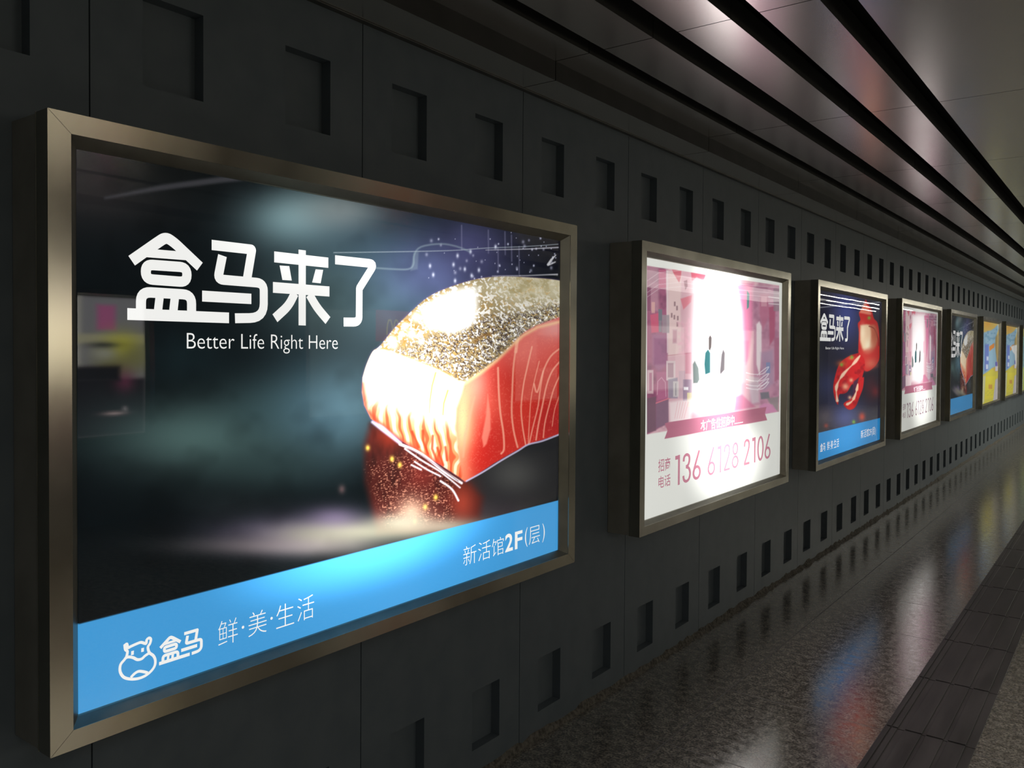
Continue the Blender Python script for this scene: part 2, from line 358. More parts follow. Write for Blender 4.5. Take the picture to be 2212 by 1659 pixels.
    P.line([(1000,172),(1250,166),(1446,156)], [4,7,9], (206, 206, 214), .7, 3)
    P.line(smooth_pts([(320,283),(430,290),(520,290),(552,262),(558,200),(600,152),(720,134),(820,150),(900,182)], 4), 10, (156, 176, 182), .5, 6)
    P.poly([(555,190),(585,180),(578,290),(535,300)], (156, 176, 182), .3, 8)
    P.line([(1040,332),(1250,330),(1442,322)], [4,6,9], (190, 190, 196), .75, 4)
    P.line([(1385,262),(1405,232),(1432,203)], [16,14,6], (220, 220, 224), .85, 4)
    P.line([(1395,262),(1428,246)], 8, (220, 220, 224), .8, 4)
    if band:
        P.poly([(-2000, 2485+475*.2585*0+0),(-1513,2483),(1458,1716),(2400,1473),(2400,4000),(-2000,4000)], (70, 160, 222), 1, 2.5)
    return lin(P.c)

def art_lease(px, py):
    """pink shop interior with a banner"""
    x = (px-1300)*2.4405; y = (py-500)*2.4405
    P = Paint(x, y, (226, 227, 220))
    top = 180+(x-238)*.150; bot = 1070-(x-238)*.172
    pic = sm(-2, 2, y-top)*sm(-2, 2, bot-y)*sm(236, 240, x)*sm(937, 933, x)
    q = Paint(x, y, (216, 178, 184))
    q.mix(fbm(x, y*.7, 70, 4), (190, 120, 140), .35)
    q.poly([(238,180),(335,200),(345,560),(350,1010),(232,1075)], (150, 78, 110), .92, 6)
    q.mix(sm(.45,.8,fbm(x, y, 48, 14))*sm(360,330,x), (96, 50, 76), .6)
    q.rect(238,180,300,420, (190,150,160), .6, 10); q.rect(238,290,258,420, (120,60,90), .7)
    q.rect(300,200,338,300, (196,96,128), .8)
    q.poly([(340,205),(352,205),(350,640),(343,640)], (225,205,205), .9)
    q.poly([(352,210),(420,215),(415,400),(420,650),(350,660)], (226, 200, 194), .8, 6)
    for a, b in ((380,370),(392,392),(378,440),(396,445),(394,478),(364,430)): q.rect(a, b, a+9, b+24, (120,90,96), .7, 2)
    q.poly([(370,200),(420,200),(418,235),(408,270),(395,250),(375,215)], (204, 92, 108), .9, 3)
    q.poly([(470,215),(548,225),(535,262),(500,240),(475,262)], (206, 84, 104), .85, 3)
    q.poly([(415,355),(476,335),(470,372),(430,412)], (212, 110, 124), .8, 4)
    q.poly([(432,262),(450,255),(452,290),(440,308)], (130, 80, 92), .7, 3)
    q.rect(298,410,318,470, (96,120,122), .8); q.rect(318,440,356,535, (150,140,146), .8); q.rect(300,470,316,530,(120,140,140),.7)
    q.poly([(255,440),(298,430),(300,530),(262,535)], (206, 84, 112), .85, 4); q.rect(262,372,280,430,(220,170,160),.8)
    q.poly([(268,540),(340,540),(345,700),(300,740),(268,700)], (150, 100, 138), .6, 12)
    q.rect(240,730,272,855, (206,176,180), .9); q.rect(250,745,264,840, (160,90,120), .8)
    q.poly([(286,740),(345,740),(345,880),(290,890)], (176, 96, 132), .8, 6)
    q.line([(292,860),(295,790),(315,770),(335,795),(338,870)], 3, (226,190,200), .7, 2)
    q.poly([(235,880),(286,870),(286,1050),(235,1062)], (106, 78, 92), .9, 4)
    q.poly([(286,905),(352,880),(352,1012),(286,1040)], (120, 92, 112), .9, 4)
    q.line([(286,905),(360,878)], 5, (226,120,132), .9, 2)
    q.rect(340,682,388,785, (214,196,196), .9); q.rect(348,694,378,770, (150,110,126), .7)
    q.rect(372,515,398,592, (206,170,176), .9); q.rect(376,522,394,586, (190,140,152), .8)
    q.poly([(350,780),(400,770),(400,880),(352,880)], (120,120,140), .7, 4); q.rect(376,790,406,872,(206,200,196),.8); q.rect(388,800,392,865,(90,90,100),.6)
    q.rect(406,735,440,880, (190,160,172), .8); q.rect(428,780,474,895, (128,110,134), .75); q.rect(432,820,456,836,(240,240,240),.9)
    q.rect(440,640,472,750, (200,130,146), .7); q.line([(345,655),(470,640)], 4, (170,90,110), .6)
    for i in range(60):
        rs = random.Random(i); q.blob(400+rs.random()*90, 460+rs.random()*190, 7, 9, (226, 170, 184), .6)
    q.rect(450,850,474,925, (214,204,140), .8)
    q.poly([(355,900),(480,880),(470,1000),(360,1010)], (240, 226, 224), .8, 10)
    for a in range(5): q.line([(400+a*14,900),(385+a*12,985)], 4, (224,170,176), .6)
    # middle
    q.poly([(480,260),(720,270),(715,900),(640,950),(475,950)], (244, 238, 236), .95, 30)
    q.poly([(545,640),(560,620),(572,640),(572,745),(545,755),(540,700)], (16, 66, 68), 1, 4)
    q.poly([(563,560),(572,545),(580,560),(578,610),(570,630),(563,620)], (50, 46, 44), 1, 3)
    q.poly([(630,650),(640,618),(650,640),(648,730),(625,755),(622,740)], (60, 58, 60), 1, 4)
    q.poly([(480,700),(490,680),(510,720),(515,780),(505,800),(482,800)], (84, 100, 96), .9, 4)
    q.line([(590,860),(586,912)], 3, (160,150,150), .8)
    q.poly([(700,540),(735,530),(735,640),(700,650)], (226, 170, 186), .7, 8)
    # right
    q.poly([(712,285),(800,272),(800,500),(775,660),(760,700),(752,560),(745,420)], (204, 110, 146), .9, 12)
    q.poly([(765,310),(778,330),(775,400),(765,410)], (60, 120, 112), .9, 3)
    q.poly([(800,290),(938,292),(935,900),(780,920),(795,600)], (186, 130, 154), .88, 10)
    q.mix(sm(.45,.8,fbm(x, y, 52, 15))*sm(780,810,x), (140, 84, 112), .6)
    q.poly([(835,330),(880,330),(880,450),(850,520),(830,430)], (176, 96, 124), .75, 8); q.rect(840,345,870,395,(206,150,164),.8)
    q.poly([(880,400),(915,390),(912,560),(885,600)], (164, 70, 100), .85, 6)
    q.rect(905,300,936,420, (140,120,130), .7); q.line([(880,345),(936,352)], 5, (226,214,216), .8); q.line([(880,380),(936,385)], 5, (226,214,216), .8)
    q.poly([(815,490),(830,474),(842,500),(842,640),(832,760),(815,700)], (240, 232, 230), .85, 6)
    q.poly([(840,640),(905,620),(905,800),(850,850)], (158, 132, 158), .75, 14); q.rect(866,690,888,748,(106,130,172),.7)
    q.poly([(908,560),(936,560),(934,780),(912,790)], (156, 84, 112), .8, 6)
    q.poly([(770,760),(830,770),(830,900),(790,910)], (206,196,200), .7, 10)
    q.poly([(835,850),(880,845),(885,880),(840,885)], (92,100,106), .8, 5); q.poly([(870,880),(932,870),(930,950),(900,930)], (120,120,116), .7, 6)
    q.poly([(705,870),(740,860),(810,925),(700,945)], (196, 110, 140), .85, 8)
    q.poly([(830,920),(860,905),(900,912),(925,950),(835,965)], (206, 130, 172), .85, 6)
    for zz in (745, 780, 806, 824): q.line(smooth_pts([(762,zz),(800,zz+8),(850,zz+4),(880,zz-30),(858,zz-20),(820,zz+12)], 4), 5, (245,240,242), .65, 2)
    for zz in (200, 232, 262, 285): q.line([(240,zz+60),(300,zz+18),(420,zz+5),(560,zz+30),(936,zz+66)], 3, (244,236,236), .45, 2)
    q.mix(np.ones_like(x), (200, 176, 184), .12)
    P.mix(pic, q.c)
    P.poly([(332,1012),(350,1006),(868,925),(860,960),(872,995),(330,1094),(346,1050)], (176, 108, 128), 1, 2)
    return lin(P.c)

def art_claw(px, py):
    x = (px-1700)*3.607; y = (py-580)*3.607
    P = Paint(x, y, (34, 31, 42))
    P.blob(460, 340, 120, 250, (70, 80, 148), .9); P.blob(330, 900, 120, 130, (52, 56, 90), .8); P.blob(460, 1150, 140, 120, (82, 92, 150), .85)
    P.blob(640, 1130, 130, 90, (58, 60, 80), .7); P.blob(700, 300, 60, 100, (70, 76, 96), .6); P.blob(300, 1150, 60, 60, (96,84,90), .6)
    P.blob(660, 930, 60, 110, (92, 36, 42), .6)
    arm = smooth_pts([(612,240),(640,285),(662,330),(678,390),(706,425),(720,520),(722,640),(715,720),(660,785),(610,800),(575,740),(556,640),(560,500),(552,430),(572,400),(560,345),(590,310)], 3)
    P.poly(arm, (196, 40, 38), 1, 5)
    P.poly(smooth_pts([(565,345),(605,268),(640,320),(655,360),(600,352)], 3), (236, 150, 120), .8, 8)
    P.poly(smooth_pts([(572,445),(640,438),(690,450),(706,560),(668,650),(600,660),(572,580)], 3), (196, 116, 84), .9, 14); P.poly(smooth_pts([(575,445),(640,440),(655,520),(640,600),(600,640),(572,560)], 3), (238, 206, 168), .9, 12)
    P.blob(630, 600, 30, 50, (246, 232, 196), .85); P.blob(590, 500, 20, 60, (248, 226, 190), .8)
    P.line(smooth_pts([(640,450),(680,470),(708,540),(715,600)], 4), 9, (120, 40, 34), .7, 4); P.blob(690, 500, 22, 60, (176, 84, 60), .7)
    P.poly([(560,640),(700,620),(700,760),(610,800)], (206, 60, 52), .6, 24); P.blob(655, 740, 50, 40, (224,130,100), .6)
    claw = smooth_pts([(560,658),(600,700),(606,770),(588,845),(600,850),(592,930),(566,1000),(530,1082),(480,1100),(440,1058),(470,1030),(500,1012),(520,960),(510,900),(470,960),(440,975),(405,985),(398,1062),(372,1010),(360,930),(372,850),(400,760),(440,710),(500,675)], 3)
    P.poly(claw, (204, 34, 36), 1, 5)
    P.poly([(520,880),(560,850),(530,990),(470,1030),(440,990),(500,950)], (60, 40, 66), .85, 8)
    sh = fbm(x, y, 46, 61)
    P.mix(polymask(x, y, claw, 5)*sm(.5, .75, sh), (150, 22, 30), .7)
    P.line(smooth_pts([(568,680),(520,740),(450,810),(402,880),(384,940),(392,1030)], 4), [10,16,22,26,20,8]*5, (252, 224, 190), .9, 6)
    P.line(smooth_pts([(552,900),(540,960),(510,1030),(462,1062)], 4), [8,14,18,22]*5, (250, 216, 180), .9, 5)
    P.blob(430, 740, 40, 24, (206, 90, 50), .8); P.blob(500, 700, 26, 14, (226,120,70), .8)
    for cx, cy, a in ((455,920,26),(500,870,16),(490,1005,14)): P.blob(cx, cy, a, a, (250, 190, 150), .85)
    for cx, cy in ((640,385),(425,750),(505,690),(520,1195)): P.blob(cx, cy, 13, 14, (120, 176, 60), .9)
    P.blob(585, 1155, 24, 32, (206, 76, 60), .9); P.blob(305, 1225, 18, 18, (170, 60, 50), .7); P.blob(690, 960, 26, 40, (150,40,44), .5)
    P.line([(258,304),(400,290),(520,268),(600,276),(725,262)], 6, (206, 210, 214), .7, 3)  # a light line reflected in the glass, painted into the print
    P.poly([(100,1316),(237,1283),(722,1165),(900,1122),(900,2000),(100,2000)], (40, 146, 216), 1, 3)
    return lin(P.c)

def art_cards(px, py, var=0):
    x = (px-2100)*6.91; y = (py-660)*6.91
    P = Paint(x, y, (222, 190, 96))
    P.blob(230, 280, 60, 60, (232, 170, 66), .8); P.blob(370, 270, 40, 50, (236,200,110), .6)
    P.poly([(190,400),(240,380),(280,370),(330,340),(385,280),(400,340),(360,450),(350,560),(360,700),(380,830),(380,900),(300,930),(240,980),(150,1040),(150,400)], (150, 190, 212), 1, 10)
    st = np.sin(x*.25)*.5+.5; P.mix(polymask(x, y, [(190,400),(360,360),(350,900),(190,960)], 20)*st, (190, 216, 226), .45)
    P.mix(polymask(x, y, [(190,380),(390,330),(350,600),(190,620)], 20)*sm(.5,.7,vnoise(x,y,26,3)), (110, 158, 184), .55)
    P.poly([(190,580),(250,575),(245,950),(185,990)], (106, 122, 206), .75, 8)
    P.rect(215,760,245,820, (226,236,250), .9, 5); P.rect(205,880,240,950, (226,236,250), .9, 5)
    P.poly([(256,610),(330,560),(330,625),(258,680)], (232, 146, 60), 1, 5)
    P.poly([(350,470),(390,420),(395,880),(370,860),(340,590)], (176, 150, 90), .9, 8)
    P.rect(345,840,382,905, (112,96,190), .8, 6); P.rect(345,905,382,975, (226,226,246), .9, 5)
    P.poly([(140,1050),(210,1010),(300,940),(345,990),(400,1000),(400,1700),(120,1700)], (226, 214, 76), 1, 6)
    P.poly([(200,1060),(350,1050),(330,1380),(190,1400)], (240, 224, 66), .9, 8)
    P.rect(245,1180,300,1245, (214,150,70), .75, 8)
    for zz in (1280, 1310, 1340): P.line([(200,zz),(330,zz-12)], 6, (200,196,80), .7, 3)
    P.poly([(345,1110),(385,1080),(385,1420),(310,1440)], (206, 200, 214), .9, 8); P.poly([(160,1060),(200,1050),(180,1440),(150,1470)], (216,220,206), .7, 8)
    if var == 1:
        P.poly([(270,600),(400,570),(400,960),(370,930),(350,740),(300,680)], (244, 244, 240), .95, 8)
    if var == 2:
        P.mix(np.ones_like(x), (150, 196, 130), .45)
    return lin(P.c)

# ------------------------------------------------------------------ the setting
YA, YB = -4.0, 27.0
XR = 6.0
PW = 0.9008; Y0 = 1.0335
# wall behind the cladding
b = MB(); b.box(-.45, -.046, YA, YB, 0, 2.755); b.box(-.45, -.30, YA, YB, 2.755, 2.95)
wall = structure(b.obj('wall_left', M_gap))
NI = ((.137, .312), (.588, .763)); NZ = ((.114, .347), (2.369, 2.604))
def wall_panel_mesh():
    g = MB(); ys = [.002, NI[0][0], NI[0][1], NI[1][0], NI[1][1], PW-.002]; zs = [.018, NZ[0][0], NZ[0][1], NZ[1][0], NZ[1][1], 2.764]
    D = -.042
    for i in range(5):
        for j in range(5):
            a, c, z0, z1 = ys[i], ys[i+1], zs[j], zs[j+1]
            if i in (1, 3) and j in (1, 3):
                g.quad((D,a,z0),(D,c,z0),(D,c,z1),(D,a,z1))
                g.quad((0,a,z0),(0,c,z0),(D,c,z0),(D,a,z0)); g.quad((0,c,z1),(0,a,z1),(D,a,z1),(D,c,z1))
                g.quad((0,a,z1),(0,a,z0),(D,a,z0),(D,a,z1)); g.quad((0,c,z0),(0,c,z1),(D,c,z1),(D,c,z0))
            else: g.quad((0,a,z0),(0,c,z0),(0,c,z1),(0,a,z1))
    a, c = ys[0], ys[-1]; z0, z1 = zs[0], zs[-1]; D = -.044
    g.quad((0,a,z1),(0,a,z0),(D,a,z0),(D,a,z1)); g.quad((0,c,z0),(0,c,z1),(D,c,z1),(D,c,z0)); g.quad((0,c,z1),(0,a,z1),(D,a,z1),(D,c,z1))
    return g
first = None
i = -5
while Y0+i*PW < YB-.5:
    if first is None:
        first = wall_panel_mesh().obj('wall_panel', M_wall, wall); o = first
    else:
        o = first.copy(); col.objects.link(o); o.parent = wall
    o.location = (0, Y0+i*PW, 0); i += 1
b = MB(); b.box(-.030, .022, YA, YB, 2.7645, 2.7685); b.box(-.030, -.020, YA, YB, 2.768, 2.83)
structure(b.obj('trim_1', M_trim))
# rough cement bead where wall meets floor
vs_, fs_ = [], []; rs = random.Random(3); yy = YA; k = 0
while yy < YB:
    h = .012+.022*rs.random()**1.5; wd = .010+.018*rs.random()**2
    vs_ += [(.0005, yy, h+.006), (wd*.55, yy, h*.75), (wd, yy, 0), (-.02, yy, 0), (-.02, yy, h+.006)]
    if k:
        a = 5*(k-1)
        for t in range(5): fs_.append((a+t, a+(t+1) % 5, a+5+(t+1) % 5, a+5+t))
    k += 1; yy += .035+.03*rs.random() if yy < 12 else .3
structure(mesh_obj('baseboard_left', vs_, fs_, M_grout))
# floor
b = MB(); b.box(-.45, XR+.3, YA, YB, -.12, 0)
structure(b.obj('floor', M_floor))
# tactile strip: stone slabs with raised ridges
b = MB(); y = 4.02-.705*12; rs = random.Random(11)
while y < YB-.8:
    a, c = y+.0035, y+.7015
    b.box(1.180, 1.540, a, c, 0, .003)
    for (x0, x1) in ((1.186,1.204),(1.210,1.232),(1.262,1.330),(1.348,1.416),(1.434,1.502)):
        b.box(x0, x1, a+.004, c-.004, .002, .0075)
    y += .705
tp = b.obj('tactile_strip', M_tact, bevel=.001)
tp['label'] = 'dark ridged tactile paving strip running along the polished floor'; tp['category'] = 'tactile paving'
# ceiling: dark slab with hanging metal panels
b = MB(); b.box(-.45, XR+.3, YA, YB, 3.02, 3.15)
ceil = structure(b.obj('ceiling', M_gap))
J0, JP, ZCEIL = 2.807, 1.494, 2.8462
rows = [(-.020, .180), (.126, .336), (.405, .612), (.712, .912), (1.014, 1.211), (1.312, 2.50), (2.60, 3.79), (3.89, 4.70), (5.10, 5.95)]
for ri, (x0, x1) in enumerate(rows):
    j = -4; fst = None; ZC = 2.7695 if ri == 0 else ZCEIL
    while J0+j*JP < YB-.5:
        if fst is None:
            g = MB(); a, c = .0025, JP-.0025; zt = ZCEIL+.085
            g.quad((x0,a,ZC),(x0,c,ZC),(x1,c,ZC),(x1,a,ZC))
            o = g.obj('ceiling_panel', M_ceil, ceil)
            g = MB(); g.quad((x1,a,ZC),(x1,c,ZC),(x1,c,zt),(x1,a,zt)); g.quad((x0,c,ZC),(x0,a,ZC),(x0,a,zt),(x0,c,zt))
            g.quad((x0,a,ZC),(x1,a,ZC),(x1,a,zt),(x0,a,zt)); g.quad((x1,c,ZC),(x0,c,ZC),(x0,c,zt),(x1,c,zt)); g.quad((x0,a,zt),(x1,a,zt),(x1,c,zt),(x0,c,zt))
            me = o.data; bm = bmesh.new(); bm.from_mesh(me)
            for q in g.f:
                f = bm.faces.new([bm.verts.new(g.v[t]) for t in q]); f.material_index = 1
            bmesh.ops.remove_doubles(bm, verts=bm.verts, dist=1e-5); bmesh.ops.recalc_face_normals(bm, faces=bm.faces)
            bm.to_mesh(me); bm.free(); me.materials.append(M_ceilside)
            fst = o
        else:
            o = fst.copy(); col.objects.link(o); o.parent = ceil
        o.location = (0, J0+j*JP, 0); j += 1
b = MB(); b.box(XR, XR+.3, YA, YB, 0, 3.02)
structure(b.obj('wall_right', M_wall))

# ------------------------------------------------------------------ lettering strokes
def ribbon(pts, wd, closed=False):
    """flat stroke in the (y,z) plane with mitred joins; returns verts (y,z) and quads"""
    P = [np.array(p, float) for p in pts]; n = len(P); L, R = [], []
    for i in range(n):
        a = P[i]-P[i-1] if (i > 0 or closed) else None
        c = P[(i+1) % n]-P[i] if (i < n-1 or closed) else None
        da = a/np.linalg.norm(a) if a is not None else None; dc = c/np.linalg.norm(c) if c is not None else None
        if da is None: da = dc
        if dc is None: dc = da
        na = np.array([-da[1], da[0]]); nc = np.array([-dc[1], dc[0]]); m = na+nc; m /= max(np.linalg.norm(m), 1e-6)
        k = min(1/max(m@na, .35), 2.2); L.append(P[i]+m*k*wd/2); R.append(P[i]-m*k*wd/2)
    v = L+R; f = [(i, (i+1) % n, n+(i+1) % n, n+i) for i in range(n if closed else n-1)]
    return v, f
def fillet(pts, rads, closed=False, k=6):
    out = []; n = len(pts)
    for i, p in enumerate(pts):
        r = rads[i] if isinstance(rads, (list, tuple)) else rads
        if r <= 0 or (not closed and i in (0, n-1)): out.append(tuple(p)); continue
        p = np.array(p, float); a = np.array(pts[i-1], float)-p; c = np.array(pts[(i+1) % n], float)-p
        la, lc = np.linalg.norm(a), np.linalg.norm(c); r2 = min(r, la*.49, lc*.49)
        A = p+a/la*r2; B = p+c/lc*r2
        for j in range(k+1):
            t = j/k; out.append(tuple((1-t)**2*A+2*t*(1-t)*p+t*t*B))
    return out
# big title characters, traced on the print (coordinates of a 3.687x view of the photo from 250,480)
XP = .142                                    # print plane in front of the wall
def TT(p): return trace(250+p[0]/3.687, 480+p[1]/3.687, XP)
TITLE_HM = [
    ('r', fillet([(125,307),(330,163),(398,118),(466,164),(668,354)], [0,40,90,50,0]), 82),
    ('r', [(222,243),(560,270)], 62),
    ('c', fillet([(238,337),(565,360),(565,478),(238,453)], 66, True), 76),
    ('r', fillet([(199,715),(199,555),(602,578),(602,722)], [0,110,110,0]), 76),
    ('r', [(350,575),(334,712)], 66), ('r', [(471,580),(456,716)], 68),
    ('r', [(90,731),(900,762)], 80),
    ('r', fillet([(762,181),(1083,218),(1044,452)], [0,8,0]), 74),
    ('r', fillet([(848,266),(811,455),(1177,486),(1177,762),(948,765)], [0,46,60,150,0]), 72),
    ('r', [(686,588),(1078,611)], 78)]
TITLE_LL = [
    ('r', [(1260,276),(1691,323)], 77), ('r', [(1483,222),(1483,822)], 68), ('r', [(1250,519),(1700,552)], 76),
    ('p', [(1303,345),(1380,350),(1400,465),(1325,460)], 0), ('p', [(1590,375),(1650,380),(1630,487),(1562,480)], 0),
    ('r', fillet([(1425,565),(1375,665),(1266,765)], [0,60,0]), 72), ('r', fillet([(1540,575),(1600,680),(1688,783)], [0,60,0]), 72),
    ('r', fillet([(1745,299),(2060,332),(1938,527),(1936,796),(1813,795)], [0,42,8,45,0]), 66)]
def strokes_yz(strokes):
    """to metres on the print; stroke widths measured on the plane"""
    V, F = [], []
    for kind, pts, wd in strokes:
        q = [TT(p) for p in pts]
        if kind == 'p': b = len(V); V += q; F.append(tuple(range(b, b+len(q)))); continue
        # 1 view px in metres around the stroke
        c = pts[len(pts)//2]; a = TT(c); s = (abs(TT((c[0], c[1]+50))[1]-a[1])/50)
        v, f = ribbon(q, wd*s*1.06, kind == 'c'); b = len(V); V += [tuple(t) for t in v]; F += [tuple(b+i for i in g) for g in f]
    return V, F
HM = strokes_yz(TITLE_HM); LL = strokes_yz(TITLE_LL)
def flat_mesh(name, V, F, x, mat, parent, y0=0.0):
    return mesh_obj(name, [(x, p[0]-y0, p[1]) for p in V], F, mat, parent)
def bounds(V):
    a = np.array(V); return a[:,0].min(), a[:,0].max(), a[:,1].min(), a[:,1].max()
def refit(V, src, dst):
    return [(dst[0]+(p[0]-src[0])*(dst[1]-dst[0])/(src[1]-src[0]), dst[2]+(p[1]-src[2])*(dst[3]-dst[2])/(src[3]-src[2])) for p in V]
def text_mesh(name, s, rect, x, mat, parent, bold=0.0, y0=0.0, spacing=1.0):
    """rect: y0,y1,z0,z1 that the ink fills, in metres"""
    cu = bpy.data.curves.new(name, 'FONT'); cu.body = s; cu.resolution_u = 4; cu.offset = bold; cu.space_character = spacing
    t = bpy.data.objects.new(name, cu); col.objects.link(t)
    dg = bpy.context.evaluated_depsgraph_get(); me = bpy.data.meshes.new_from_object(t.evaluated_get(dg))
    bpy.data.objects.remove(t); bpy.data.curves.remove(cu)
    co = np.array([v.co[:] for v in me.vertices]); 
    x0, x1, z0, z1 = co[:,0].min(), co[:,0].max(), co[:,1].min(), co[:,1].max()
    for v, c in zip(me.vertices, co):
        v.co = (x, rect[0]+(c[0]-x0)*(rect[1]-rect[0])/(x1-x0)-y0, rect[2]+(c[1]-z0)*(rect[3]-rect[2])/(z1-z0))
    me.materials.clear(); me.materials.append(mat); me.name = name
    o = bpy.data.objects.new(name, me); col.objects.link(o); o.parent = parent
    return o

def ell(cx, cy, rx, ry, k=28): return [(cx+rx*math.cos(t*2*math.pi/k), cy+ry*math.sin(t*2*math.pi/k)) for t in range(k)]
DIGIT = {
 '1': ([([(.235,0),(.235,1)], 0), ([(.05,.925),(.235,.925)], 0)], .42),
 '0': ([(ell(.22,.5,.18,.452), 1)], .52),
 '6': ([(ell(.22,.25,.175,.203), 1), (smooth_pts([(.345,1.0),(.22,.72),(.10,.44),(.05,.28)], 4), 0)], .52),
 '3': ([(smooth_pts([(.05,.74),(.08,.89),(.20,.952),(.32,.89),(.345,.75),(.29,.60),(.17,.54)], 5), 0), (smooth_pts([(.17,.54),(.32,.47),(.385,.29),(.33,.11),(.20,.048),(.08,.11),(.04,.26)], 5), 0)], .52),
 '2': ([(smooth_pts([(.05,.72),(.08,.89),(.20,.952),(.33,.89),(.355,.72),(.30,.53),(.19,.30)], 5)+[(.055,.05)], 0), ([(.03,.048),(.395,.048)], 0)], .52),
 '8': ([(ell(.21,.745,.145,.205), 1), (ell(.21,.25,.175,.203), 1)], .51)}
def number_mesh(s, wd):
    V, F = [], []; x = 0
    for ch in s:
        st, adv = DIGIT[ch]
        for q, closed in st:
            v, f = ribbon([(p[0]+x, p[1]) for p in q], wd*(1.35 if ch == '1' and len(q) == 2 and q[0][1] > .9 and q[1][1] > .9 else 1), bool(closed))
            b_ = len(V); V += [tuple(t) for t in v]; F += [tuple(b_+i for i in g) for g in f]
        x += adv
    return V, F

# ------------------------------------------------------------------ light boxes
BW, BZ0, BZ1, BT = 2.128, .796, 2.211, .177
RAIL, INS = .050, .027
PY0, PY1, PZ0, PZ1 = RAIL+INS, BW-RAIL-INS, .857, 2.141
def frame_rails(parent, flip=1):
    """four mitred steel rails with a sloped inner bezel"""
    o = [(0,BZ0),(BW,BZ0),(BW,BZ1),(0,BZ1)]
    r = [(RAIL,BZ0+RAIL-.006),(BW-RAIL,BZ0+RAIL-.006),(BW-RAIL,BZ1-RAIL+.004),(RAIL,BZ1-RAIL+.004)]
    q = [(PY0,PZ0),(PY1,PZ0),(PY1,PZ1),(PY0,PZ1)]
    XB = .1235
    for i in range(4):
        j = (i+1) % 4; e = .0006
        d = np.array(o[j])-np.array(o[i]); d = d/np.linalg.norm(d)*e
        O0, O1 = np.array(o[i])+d, np.array(o[j])-d; R0, R1 = np.array(r[i])+d, np.array(r[j])-d; Q0, Q1 = np.array(q[i]), np.array(q[j])
        g = MB(); X = BT
        def p(x, a): return (x, a[0], a[1])
        g.quad(p(X,O0), p(X,O1), p(X,R1), p(X,R0))
        g.quad(p(XB,O1), p(XB,O0), p(XB,R0), p(XB,R1))
        g.quad(p(XB,O0), p(XB,O1), p(X,O1), p(X,O0))
        g.quad(p(XB,R1), p(XB,R0), p(X,R0), p(X,R1))
        g.quad(p(XB,O0), p(X,O0), p(X,R0), p(XB,R0)); g.quad(p(X,O1), p(XB,O1), p(XB,R1), p(X,R1))
        rail = g.obj('frame_rail', M_steel, parent, bevel=.0018)
        g = MB(); g.quad(p(X-.002,R0), p(X-.002,R1), p(XP+.001,Q1), p(XP+.001,Q0))
        g.obj('bezel', M_bezel, rail)
def cabinet(parent):
    g = MB(); g.box(.0005, .1215, .0015, BW-.0015, BZ0+.0015, BZ1-.0015)
    g.obj('cabinet', M_steel_side, parent, bevel=.002)
    g = MB(); g.box(.119, .1228, -.0003, BW+.0003, BZ0-.0003, BZ1+.0003)
    g.obj('seam_strip', M_edge, parent)
def glass(parent):
    g = MB(); X = XP+.004
    g.quad((X,PY0,PZ0),(X,PY1,PZ0),(X,PY1,PZ1),(X,PY0,PZ1))
    g.obj('glass_pane', M_glass, parent)
def poster(parent, fn, ny, nz, material):
    """print film: fine grid so that the print is carried by the sheet itself"""
    ys = np.linspace(PY0, PY1, ny); zs = np.linspace(PZ0, PZ1, nz)
    Y, Z = np.meshgrid(ys, zs)
    c = np.clip(fn(Y, Z), 0, 1)
    me = bpy.data.meshes.new('poster')
    co = np.stack([np.full(Y.size, XP), Y.ravel(), Z.ravel()], 1).astype(np.float32)
    idx = np.arange(ny*nz).reshape(nz, ny); q = np.stack([idx[:-1,:-1], idx[:-1,1:], idx[1:,1:], idx[1:,:-1]], -1).reshape(-1, 4)
    me.vertices.add(len(co)); me.vertices.foreach_set('co', co.ravel())
    me.loops.add(q.size); me.loops.foreach_set('vertex_index', q.ravel().astype(np.int32))
    me.polygons.add(len(q)); me.polygons.foreach_set('loop_start', np.arange(0, q.size, 4, dtype=np.int32))
    me.update(); me.validate()
    at = me.color_attributes.new('art', 'FLOAT_COLOR', 'POINT')
    at.data.foreach_set('color', np.concatenate([c.reshape(-1, 3), np.ones((Y.size, 1))], 1).astype(np.float32).ravel())
    me.materials.append(material)
    o = bpy.data.objects.new('poster', me); col.objects.link(o); o.parent = parent
    return o
def light_box(y0, label, fn, ny, nz, material):
    t = empty('light_box', (0, y0, 0), label, 'light box', 'framed light boxes along the wall')
    cabinet(t); frame_rails(t); ps = poster(t, fn, ny, nz, material); glass(t)
    return t, ps
ypos = [.854]+[3.555+2.732*k for k in range(0, 8)]
def via(k):
    """print k's points -> photo position of the same print point on box k"""
    return lambda Y, Z: to_photo(XP, Y+ypos[k], Z)
# gains: (y, z, ry, rz, gain) local to the box
BL1 = [(1.22, 1.60, .55, .55, 2.6), (1.02, 1.085, .72, .20, 2.3), (.80, 2.05, .55, .30, .35), (1.15, 1.25, .9, .7, .5)]
BL2 = [(1.05, 1.72, .60, .85, 4.8), (1.22, 1.02, .74, .36, 1.9), (.98, 1.25, .7, .5, 1.4), (1.0, 2.1, .85, .22, .5)]
BL3 = [(1.3, 1.6, .8, .7, .5), (1.0, 1.0, .9, .35, .5)]
BL4 = [(1.05, 1.6, .95, .9, 1.6), (1.3, 1.05, .8, .5, 1.4)]
BL5 = [(1.0, 1.5, .9, .7, .3)]

